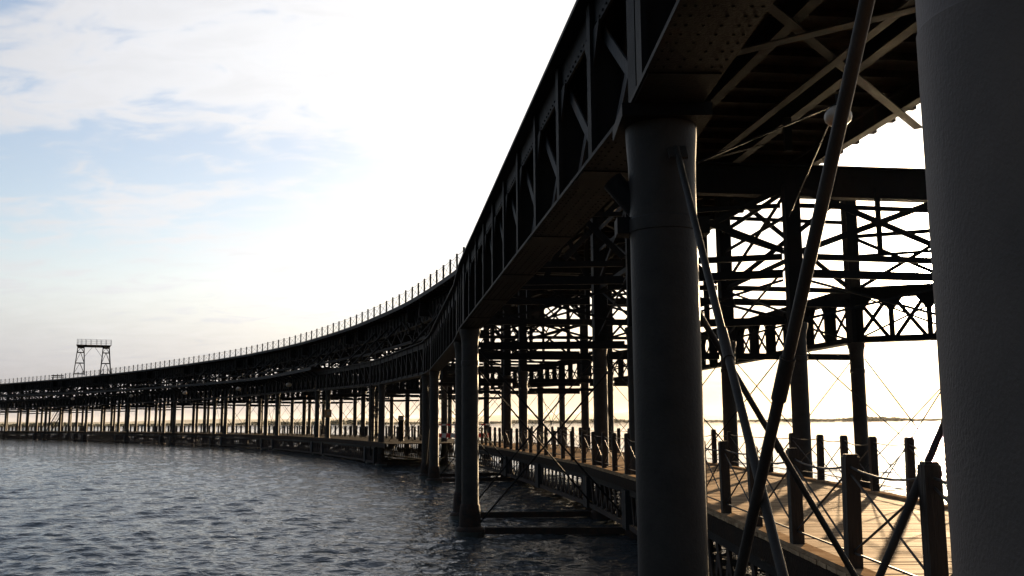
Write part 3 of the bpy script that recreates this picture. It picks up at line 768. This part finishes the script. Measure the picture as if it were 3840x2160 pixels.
# ------------------------------------------------------------------ gantry tower on the high deck
def tower():
    c = V((-81.3, 185.0, Z_DECK))
    h = head(s) - 0.35; ex = V((math.cos(h), math.sin(h), 0)); ey = V((-ex.y, ex.x, 0))
    ex, ey = V((0.90, 0.43, 0)), V((-0.43, 0.90, 0))
    T = thing('gantry_tower', c, 'iron gantry tower with two splayed lattice legs standing on the high deck', 'gantry')
    P = lambda x, y, z: c + ex * x + ey * y + V((0, 0, z))
    Ht = 5.45
    for sg in (-1, 1):
        x0, x1 = sg * 2.35, sg * 2.25
        m = MB()
        bot = [P(x0 - 0.95, -0.9, 0), P(x0 + 0.95, -0.9, 0), P(x0 + 0.95, 0.9, 0), P(x0 - 0.95, 0.9, 0)]
        top = [P(x1 - 0.55, -0.6, Ht), P(x1 + 0.55, -0.6, Ht), P(x1 + 0.55, 0.6, Ht), P(x1 - 0.55, 0.6, Ht)]
        for a, b in zip(bot, top): m.bar(a, b, 0.15, 0.15, ey)
        lv = [0.28, 2.35, 4.4, 5.3]
        R = [[a.lerp(b, z / Ht) for a, b in zip(bot, top)] for z in lv]
        for r in R:
            for k in range(4): m.bar(r[k], r[(k + 1) % 4], 0.09, 0.12)
        for q in range(3):
            for k in range(4):
                m.bar(R[q][k], (R[q + 1][k] + R[q + 1][(k + 1) % 4]) / 2, 0.06, 0.06); m.bar(R[q][(k + 1) % 4], (R[q + 1][k] + R[q + 1][(k + 1) % 4]) / 2, 0.06, 0.06)
        m.build('leg', 'iron', T)
        MB().bar(P(sg * 1.72, 0, 3.4), P(sg * 0.25, 0, Ht - 0.02), 0.06, 0.06).build('knee_brace', 'iron', T)
    MB().hexa([P(-2.9, -0.7, Ht), P(2.9, -0.7, Ht), P(2.9, 0.7, Ht), P(-2.9, 0.7, Ht), P(-3.1, -0.85, Ht + 0.42), P(3.1, -0.85, Ht + 0.42), P(3.1, 0.85, Ht + 0.42), P(-3.1, 0.85, Ht + 0.42)]).build('platform', 'iron', T)
    m = MB(); zt = Ht + 0.424
    for y in (-0.78, 0.78):
        for x in (-3.0, -2.3, -1.5, -0.6, 0.4, 1.2, 2.1, 3.0): m.tube(P(x + (0.2 if y > 0 else 0), y, zt), P(x + (0.2 if y > 0 else 0), y, zt + 1.05), 0.032, 6)
        for z in (0.35, 0.7, 1.05): m.tube(P(-3.0, y, zt + z), P(3.15, y, zt + z), 0.018, 6)
    for x in (-3.0, 3.15):
        for z in (0.35, 0.7, 1.05): m.tube(P(x, -0.78, zt + z), P(x, 0.78, zt + z), 0.018, 6)
    m.build('guard_rail', 'iron', T)
tower()

# ------------------------------------------------------------------ small things on the low deck
def px_seat():
    s = s_of((-98, 199)); p = at(s, 3.2, Z_DECK)
    ex = V((0.80, 0.6, 0)); ey = V((-0.6, 0.8, 0))
    T = thing('deck_bench', p, 'dark low bench by the railing on the high deck, far left', 'bench')
    MB().bar(p - ex * 1.2 + V((0, 0, 0.46)), p + ex * 1.2 + V((0, 0, 0.46)), 0.45, 0.10).build('seat', 'old_timber', T)
    MB().bar(p - ex * 1.2 + ey * 0.28 + V((0, 0, 0.82)), p + ex * 1.2 + ey * 0.28 + V((0, 0, 0.82)), 0.06, 0.24).build('backrest', 'old_timber', T)
    for sg in (-1, 1):
        MB().bar(p + ex * sg - V((0, 0, 0)), p + ex * sg + V((0, 0, 0.41)), 0.08, 0.40, ey).build('leg', 'iron', T)
px_seat()

def barrier():
    a, b = V((-5.2, 66.5, Z_WALK)), V((-1.6, 66.9, Z_WALK))
    T = thing('safety_barrier', a, 'red and white safety barrier with tape closing off the boardwalk', 'barrier')
    for k in range(4):
        p = a.lerp(b, k / 3)
        MB().tube(p, p + V((0, 0, 1.36)), 0.035, 8).build('post', 'white_plastic', T)
    m = MB(); w = MB()
    for k in range(12):
        p, q = a.lerp(b, k / 12), a.lerp(b, (k + 1) / 12)
        (m if k % 2 == 0 or k > 7 else w).bar(p + V((0, -0.05, 0.55)), q + V((0, -0.05, 0.50)), 0.03, 0.30)
        (m if k % 2 == 0 else w).bar(p + V((0, -0.05, 1.26)), q + V((0, -0.05, 1.26)), 0.02, 0.10)
    m.build('red_band', 'red_plastic', T); w.build('white_band', 'white_plastic', T)
barrier()

def info_pillar():
    p = V((-8.75, 75.6, Z_WALK))
    T = thing('info_pillar', p, 'tan box pillar standing on the low deck between railing posts', 'pillar box')
    MB().bar(p, p + V((0, 0, 1.62)), 0.40, 0.36, (0, 1, 0)).build('body', 'old_timber', T)
    MB().hexa([p + V((x, y, z)) for z, e in ((1.622, 0.24), (1.96, 0.22)) for x, y in ((-e, -e), (e, -e), (e, e), (-e, e))]).build('cap', 'tan_box', T)
info_pillar()

def ladder():
    c = V((-10.35, 72.3, 0))
    T = thing('ladder', c + V((0, 0, Z_WALK)), 'caged iron ladder between two columns of the fourth column cluster', 'ladder')
    d = V((0.92, 0.3, 0)); n = V((-0.3, 0.92, 0))
    for sg in (-1, 1):
        MB().tube(c + d * 0.30 * sg + V((0, 0, Z_WALK - 1.0)), c + d * 0.30 * sg + V((0, 0, 5.9)), 0.035, 8).build('stile', 'iron', T)
    m = MB()
    for z in np.arange(1.0, 5.8, 0.3): m.tube(c - d * 0.3 + V((0, 0, z)), c + d * 0.3 + V((0, 0, z)), 0.02, 6)
    m.build('rungs', 'iron', T)
    m = MB()
    for z in np.arange(3.4, 5.9, 0.55):
        pts = [c + d * 0.33 * math.cos(t) - n * 0.62 * math.sin(t) + V((0, 0, z)) for t in np.linspace(0, PI, 9)]
        m.path_tube(pts, 0.016, 5)
    for t in np.linspace(0.4, PI - 0.4, 4):
        m.tube(c + d * 0.33 * math.cos(t) - n * 0.62 * math.sin(t) + V((0, 0, 3.4)), c + d * 0.33 * math.cos(t) - n * 0.62 * math.sin(t) + V((0, 0, 5.9)), 0.014, 5)
    m.build('safety_cage', 'iron', T)
ladder()

def sign_board():
    p = V((-17.95, 91.3, 4.05))
    n = V((0.30, -0.954, 0)); d = V((0.954, 0.30, 0))
    q = V((*STN[8], 0)) + n * 0.26 + V((0, 0, 3.95))
    T = thing('notice_board', q, 'small orange notice board fixed to a water side column', 'sign')
    MB().bar(q - d * 0.32, q + d * 0.32, 0.04, 0.72).build('panel', 'orange_sign', T)
    MB().bar(q - d * 0.1 + n * 0.024, q + d * 0.2 + n * 0.024, 0.004, 0.32).build('white_patch', 'tan_box', T)
sign_board()

def stair():
    s = s_of((-101, 202)); T = thing('stair_flight', at(s, 6, Z_WALK), 'steep iron stair rising from the low deck at the far left', 'stairs')
    a, b = at(s + 6, 6, Z_WALK), at(s, 6, 6.2)
    n = V((0.7, 0.72, 0)); 
    for sg in (-1, 1): MB().bar(a + n * 0.55 * sg, b + n * 0.55 * sg, 0.08, 0.26).build('stringer', 'iron', T)
    m = MB()
    for k in range(16):
        p = a.lerp(b, (k + 0.5) / 16); m.bar(p - n * 0.51, p + n * 0.51, 0.26, 0.05)
    m.build('treads', 'iron', T)
    for sg in (-1, 1):
        MB().bar(a + n * 0.55 * sg + V((0, 0, 1)), b + n * 0.55 * sg + V((0, 0, 1)), 0.05, 0.05).build('handrail', 'iron', T)
stair()

def padlock():
    p = fl(4.0 + 7.8) + V((0.06, -0.55, Z_WALK + 0.86))
    T = thing('padlock', p, 'small padlock hanging from the boardwalk hand rope near the glare', 'padlock')
    MB().box(p.x - 0.03, p.x + 0.03, p.y - 0.014, p.y + 0.014, p.z - 0.03, p.z + 0.03).build('body', 'cable', T)
    MB().path_tube([p + V((0.02 * math.cos(t), 0, 0.03 + 0.035 * math.sin(t))) for t in np.linspace(0, PI, 7)], 0.005, 6).build('shackle', 'cable', T)
padlock()

def buoy():
    p = V((95.0, 352.0, 0)); 
    T = thing('channel_buoy', p, 'dark red channel buoy floating on the bright water beyond the boardwalk', 'buoy')
    MB().lathe(tuple(p), [(0.5, -0.4), (0.62, 0.05), (0.6, 0.3), (0.32, 0.45)], 18).build('float', 'red_plastic', T)
    MB().lathe(tuple(p), [(0.30, 0.45), (0.20, 1.3), (0.05, 1.5)], 12).build('topmark', 'red_plastic', T)
buoy()

# ------------------------------------------------------------------ water: one polar sheet to the horizon, real waves near by
def make_water():
    az = np.concatenate([np.linspace(-180, -36, 60, endpoint=False), np.linspace(-36, 34, 900), np.linspace(34, 180, 60)[1:]])
    az = np.radians(az)
    r = np.concatenate([[0.6], np.geomspace(1.2, 13.5, 24), np.geomspace(14, 330, 1150), np.geomspace(360, 16000, 40)])
    R, A = np.meshgrid(r, az, indexing='ij')
    X, Y = R * np.sin(A), R * np.cos(A)
    Z = np.zeros_like(X)
    rs = np.random.default_rng(5)
    wind = math.radians(96)
    for k in range(130):
        wl = float(np.exp(rs.uniform(math.log(0.20), math.log(1.6))))
        th = wind + rs.normal(0, 0.5)
        amp = 0.0041 * wl ** 0.9 * rs.uniform(0.6, 1.4)
        kx, ky = math.cos(th) * 2 * PI / wl, math.sin(th) * 2 * PI / wl
        ph = rs.uniform(0, 2 * PI)
        q = kx * X + ky * Y + ph + 0.5 * np.sin(0.11 * X + 0.07 * Y + ph)
        fade = np.clip(1.6 - R * (1 / (wl * 75)), 0, 1)
        sh = 0.9 if wl < 0.7 else 1.7
        Z += amp * (np.exp(sh * (np.sin(q) - 1)) * (1.9 if sh < 1 else 2.4) - 0.9) * fade
    # slow patches of rougher and calmer water
    g = 0.88 + 0.18 * np.sin(0.21 * X + 0.6 * np.sin(0.13 * Y)) * np.sin(0.17 * Y + 0.8 * np.sin(0.09 * X + 1.0))
    Z *= g
    nr, na = R.shape
    vs = np.stack([X, Y, Z], -1).reshape(-1, 3)
    i = np.arange((nr - 1) * (na - 1)); a = i // (na - 1); b = i % (na - 1)
    q = np.stack([a * na + b, a * na + b + 1, (a + 1) * na + b + 1, (a + 1) * na + b], -1)[:, ::-1]
    me = bpy.data.meshes.new('water')
    me.vertices.add(len(vs)); me.vertices.foreach_set('co', vs.ravel())
    me.loops.add(q.size); me.loops.foreach_set('vertex_index', q.ravel().astype(np.int32))
    me.polygons.add(len(q)); me.polygons.foreach_set('loop_start', np.arange(0, q.size, 4, dtype=np.int32))
    me.polygons.foreach_set('use_smooth', np.ones(len(q), dtype=bool))
    me.update(); me.validate()
    me.materials.append(M['water'])
    o = bpy.data.objects.new('water', me); COL.objects.link(o)
    tag(o, 'rippled grey estuary water stretching from the pier to the far shore', 'water', kind='structure')
make_water()

# ------------------------------------------------------------------ far shore
def shore():
    # low marsh bank
    n = 120; az = np.radians(np.linspace(-48, 44, n)); m = MB()
    rows = []
    rs = np.random.default_rng(3)
    for a in az:
        r0 = 1150 + 40 * math.sin(a * 9) + 560 * max(0, math.sin(a) - 0.20)
        rows.append([V((r * math.sin(a), r * math.cos(a), z)) for r, z in ((r0, -0.5), (r0 + 12, 1.0), (r0 + 400, 1.6), (r0 + 3500, 3.0))])
    vs = [p for r in rows for p in r]; fs = []
    for i in range(n - 1):
        for k in range(3): fs.append((i * 4 + k, (i + 1) * 4 + k, (i + 1) * 4 + k + 1, i * 4 + k + 1))
    m.add(vs, fs, True)
    o = m.build('marsh_bank', 'marsh'); tag(o, 'low flat marsh bank along the far shore of the estuary', 'ground', kind='structure')
    # scrub and trees on it: many small leaf clumps
    m = MB(); 
    for k in range(6000):
        a = math.radians(rs.uniform(-46, 42))
        r0 = 1150 + 40 * math.sin(a * 9) + 560 * max(0, math.sin(a) - 0.20) + rs.uniform(14, 200)
        H = (2.0 + 2.0 * max(0, math.sin(a * 23) + 0.6 * math.sin(a * 71 + 1)) ** 1.0) * rs.uniform(0.5, 1.25)
        w = rs.uniform(1.4, 4.0)
        c = V((r0 * math.sin(a), r0 * math.cos(a), 1.0))
        ring = []
        nn = 7
        vs = [c + V((0, 0, H * rs.uniform(0.9, 1.1)))]
        for lvl, (f, zz) in enumerate(((0.62, 0.72), (1.0, 0.38), (0.8, 0.0))):
            for q in range(nn):
                t = 2 * PI * q / nn + lvl * 0.4; rr = w * f * rs.uniform(0.7, 1.25)
                vs.append(c + V((rr * math.cos(t), rr * math.sin(t), H * zz * rs.uniform(0.8, 1.15))))
        fs = [(0, 1 + q, 1 + (q + 1) % nn) for q in range(nn)]
        for lvl in range(2):
            for q in range(nn):
                fs.append((1 + lvl * nn + q, 1 + (lvl + 1) * nn + q, 1 + (lvl + 1) * nn + (q + 1) % nn, 1 + lvl * nn + (q + 1) % nn))
        m.add(vs, fs)
    o = m.build('treeline', 'foliage'); tag(o, 'uneven line of low trees and scrub along the far shore', 'trees', kind='stuff')
    # hills
    n = 200; az = np.radians(np.linspace(-50, 46, n)); m = MB(); rows = []
    for a in az:
        hgt = 44 + 14 * math.sin(a * 6 + 0.4) + 8 * math.sin(a * 17) + 4 * math.sin(a * 41 + 2)
        hgt *= 0.55 + 0.45 * min(1, max(0, (a + 0.55) / 0.5))
        rows.append([V((r * math.sin(a), r * math.cos(a), z)) for r, z in ((9000, 0), (9600, hgt * 0.85), (10400, hgt * 1.4), (12000, hgt), (12600, -2))])
    vs = [p for r in rows for p in r]; fs = []
    for i in range(n - 1):
        for k in range(4): fs.append((i * 5 + k, (i + 1) * 5 + k, (i + 1) * 5 + k + 1, i * 5 + k + 1))
    m.add(vs, fs, True)
    o = m.build('far_hills', 'hill'); tag(o, 'long low ridge of pale hills on the horizon', 'hills', kind='structure')
    for q, (a, H) in enumerate(((-10.9, 32), (-8.8, 27))):
        a = math.radians(a); p = V((1300 * math.sin(a), 1300 * math.cos(a), 1.3))
        T = thing('radio_mast', p, f'thin radio mast on the far shore, {["taller one further left", "shorter one further right"][q]}', 'mast', 'radio masts on the far shore')
        MB().tube(p, p + V((0, 0, H)), 0.7, 6, 0.22).build('shaft', 'iron', T)
        MB().bar(p + V((-1.5, 0, H * 0.62)), p + V((1.5, 0, H * 0.62)), 0.4, 0.45).build('crossarm', 'iron', T)
shore()

# ------------------------------------------------------------------ sky, sun
SUN_AZ, SUN_EL = math.radians(24.5), math.radians(7.8)
SD = V((math.sin(SUN_AZ) * math.cos(SUN_EL), math.cos(SUN_AZ) * math.cos(SUN_EL), math.sin(SUN_EL)))
def world():
    w = bpy.data.worlds.new('World'); SC.world = w; w.use_nodes = True
    nt = w.node_tree; N, L = nt.nodes, nt.links
    bg = N['Background']; bg.inputs['Strength'].default_value = 0.08
    sky = N.new('ShaderNodeTexSky'); sky.sky_type = 'NISHITA'; sky.sun_disc = False
    sky.sun_elevation = SUN_EL; sky.sun_rotation = SUN_AZ
    sky.air_density = 1.0; sky.dust_density = 1.6; sky.ozone_density = 1.6; sky.altitude = 10
    tc = N.new('ShaderNodeTexCoord')
    def math_(op, a, b=None, c=None, clamp=False):
        n = N.new('ShaderNodeMath'); n.operation = op; n.use_clamp = clamp
        for i, x in enumerate((a, b, c)):
            if x is None: continue
            if isinstance(x, (int, float)): n.inputs[i].default_value = x
            else: L.new(x, n.inputs[i])
        return n.outputs[0]
    sep = N.new('ShaderNodeSeparateXYZ'); L.new(tc.outputs['Generated'], sep.inputs[0])
    dot = N.new('ShaderNodeVectorMath'); dot.operation = 'DOT_PRODUCT'; dot.inputs[1].default_value = SD
    L.new(tc.outputs['Generated'], dot.inputs[0])
    cosg = math_('MAXIMUM', dot.outputs['Value'], 0.0)
    # cloud sheet: project the direction onto a plane overhead
    zc = math_('ADD', math_('MAXIMUM', sep.outputs[2], 0.0), 0.16)
    u = math_('DIVIDE', sep.outputs[0], zc); v = math_('DIVIDE', sep.outputs[1], zc)
    cmb = N.new('ShaderNodeCombineXYZ'); L.new(u, cmb.inputs[0]); L.new(v, cmb.inputs[1])
    mp = N.new('ShaderNodeMapping'); mp.inputs['Rotation'].default_value = (0, 0, 0.45); mp.inputs['Scale'].default_value = (0.55, 1.25, 1); mp.inputs['Location'].default_value = CLOUD_LOC
    L.new(cmb.outputs[0], mp.inputs['Vector'])
    n1 = N.new('ShaderNodeTexNoise'); n1.inputs['Scale'].default_value = 0.85; n1.inputs['Detail'].default_value = 9; n1.inputs['Roughness'].default_value = 0.56; n1.inputs['Distortion'].default_value = 0.35
    L.new(mp.outputs[0], n1.inputs['Vector'])
    mp2 = N.new('ShaderNodeMapping'); mp2.inputs['Rotation'].default_value = (0, 0, 0.2); mp2.inputs['Scale'].default_value = (3.0, 5.0, 1)
    L.new(cmb.outputs[0], mp2.inputs['Vector'])
    n2 = N.new('ShaderNodeTexNoise'); n2.inputs['Scale'].default_value = 2.0; n2.inputs['Detail'].default_value = 6; n2.inputs['Roughness'].default_value = 0.6; n2.inputs['Distortion'].default_value = 0.6
    L.new(mp2.outputs[0], n2.inputs['Vector'])
    den = math_('ADD', n1.outputs['Fac'], math_('MULTIPLY', math_('SUBTRACT', n2.outputs['Fac'], 0.5), 0.62))
    mr = N.new('ShaderNodeMapRange'); mr.interpolation_type = 'SMOOTHSTEP'
    mr.inputs[1].default_value = 0.385; mr.inputs[2].default_value = 0.60; mr.inputs[3].default_value = 0.14; mr.inputs[4].default_value = 0.95
    L.new(den, mr.inputs[0])
    lowz = N.new('ShaderNodeMapRange'); lowz.interpolation_type = 'SMOOTHSTEP'      # the cloud sheet thickens toward the horizon
    lowz.inputs[1].default_value = 0.05; lowz.inputs[2].default_value = 0.22; lowz.inputs[3].default_value = 0.90; lowz.inputs[4].default_value = 0.0
    L.new(sep.outputs[2], lowz.inputs[0])
    cl = math_('MAXIMUM', mr.outputs[0], lowz.outputs[0])
    # lit thin cloud: pale, brighter toward the sun (forward scattering)
    fwd = math_('ADD', math_('MULTIPLY', math_('POWER', cosg, 5.0), CL_A), math_('MULTIPLY', math_('POWER', cosg, 60.0), CL_B))
    cb = math_('ADD', math_('ADD', fwd, CL_0), math_('MULTIPLY', math_('POWER', math_('MULTIPLY_ADD', dot.outputs['Value'], 0.5, 0.5), 2.3), CL_C))
    # thicker streaks in the sheet are a little greyer
    cb = math_('MULTIPLY', cb, math_('ADD', math_('MULTIPLY', math_('SUBTRACT', 0.5, n2.outputs["Fac"]), 0.26), 1.0))
    cc = N.new('ShaderNodeVectorMath'); cc.operation = 'SCALE'; wt = math_('POWER', cosg, 7.0)
    wm = N.new('ShaderNodeMix'); wm.data_type = 'RGBA'; L.new(wt, wm.inputs[0]); wm.inputs[6].default_value = (0.975, 0.985, 1.025, 1); wm.inputs[7].default_value = (1.0, 0.93, 0.78, 1)
    L.new(wm.outputs[2], cc.inputs[0]); L.new(cb, cc.inputs['Scale'])
    mx = N.new('ShaderNodeMix'); mx.data_type = 'RGBA'
    sks = N.new('ShaderNodeVectorMath'); sks.operation = 'MULTIPLY'; sks.inputs[1].default_value = (0.88, 0.835, 0.88); L.new(sky.outputs[0], sks.inputs[0])
    L.new(cl, mx.inputs[0]); L.new(sks.outputs[0], mx.inputs[6]); L.new(cc.outputs[0], mx.inputs[7])
    # the sun's aureole in thin haze
    g = math_('ADD', math_('MULTIPLY', math_('POWER', cosg, 350.0), AU_A), math_('MULTIPLY', math_('POWER', cosg, 4000.0), AU_B))
    ga = N.new('ShaderNodeVectorMath'); ga.operation = 'SCALE'; ga.inputs[0].default_value = (1.0, 0.88, 0.68); L.new(g, ga.inputs['Scale'])
    add = N.new('ShaderNodeVectorMath'); add.operation = 'ADD'; L.new(mx.outputs[2], add.inputs[0]); L.new(ga.outputs[0], add.inputs[1])
    # long slant path through the lowest air: dimmer toward the horizon, warm under the sun
    ez = N.new('ShaderNodeMapRange'); ez.interpolation_type = 'SMOOTHSTEP'
    ez.inputs[1].default_value = -0.02; ez.inputs[2].default_value = 0.15; ez.inputs[3].default_value = 0.0; ez.inputs[4].default_value = 1.0
    L.new(sep.outputs[2], ez.inputs[0])
    eh = N.new('ShaderNodeMix'); eh.data_type = 'RGBA'; L.new(math_('POWER', cosg, 6.0), eh.inputs[0]); eh.inputs[6].default_value = (0.51, 0.515, 0.56, 1); eh.inputs[7].default_value = (0.64, 0.50, 0.29, 1)
    ec = N.new('ShaderNodeMix'); ec.data_type = 'RGBA'; L.new(ez.outputs[0], ec.inputs[0]); L.new(eh.outputs[2], ec.inputs[6]); ec.inputs[7].default_value = (1, 1, 1, 1)
    em = N.new('ShaderNodeVectorMath'); em.operation = 'MULTIPLY'; L.new(add.outputs[0], em.inputs[0]); L.new(ec.outputs[2], em.inputs[1])
    L.new(em.outputs[0], bg.inputs['Color'])
    sun = bpy.data.lights.new('sun', 'SUN'); sun.energy = 5.0; sun.angle = math.radians(0.55); sun.color = (1.0, 0.72, 0.42)
    so = bpy.data.objects.new('sun', sun); COL.objects.link(so)
    so.rotation_euler = (-SD).to_track_quat('-Z', 'Y').to_euler(); so.location = (0, 0, 60)
CLOUD_LOC = (9.2, 5.8, 0)
CL_0, CL_C, CL_A, CL_B = 0.05, 4.5, 0.3, 10.0
AU_A, AU_B = 30.0, 500.0
world()

# ------------------------------------------------------------------ air
def haze():
    m, nt, N, L, b = new_mat('pale_air')
    N.remove(b)
    v = N.new('ShaderNodeVolumePrincipled')
    v.inputs['Color'].default_value = (0.95, 0.95, 0.96, 1); v.inputs['Density'].default_value = HAZE; v.inputs['Anisotropy'].default_value = 0.55
    L.new(v.outputs[0], N['Material Output'].inputs['Volume'])
    o = MB().box(-17000, 17000, -17000, 17000, -3.5, 112).build('haze', m)
    tag(o, 'thin pale air fading the far shore and hills', 'haze', kind='stuff')
HAZE = 0.000017
haze()

# ------------------------------------------------------------------ camera
cam = bpy.data.cameras.new('camera'); co = bpy.data.objects.new('camera', cam); COL.objects.link(co)
cam.sensor_width = 36.0; cam.lens = 2400.0 / 2576.0 * 36.0
cam.clip_start = 0.05; cam.clip_end = 40000
pitch = math.atan((1060 - 724.5) / 2400.0)
co.matrix_world = Matrix.Translation((0, 0, 3.1)) @ Matrix.Rotation(PI / 2 + pitch, 4, 'X') @ Matrix.Rotation(-0.0063, 4, 'Z')
SC.camera = co
SC.view_settings.view_transform = 'Standard'; SC.view_settings.look = 'None'
SC.view_settings.exposure = 1.84; SC.view_settings.gamma = 1.0
try: SC.view_settings.use_curve_mapping = False
except Exception: pass
SC.cycles.use_denoising = True
SC.cycles.max_bounces = 6; SC.cycles.diffuse_bounces = 3; SC.cycles.glossy_bounces = 4
SC.cycles.sample_clamp_indirect = 8.0
SC.cycles.caustics_reflective = False; SC.cycles.caustics_refractive = False
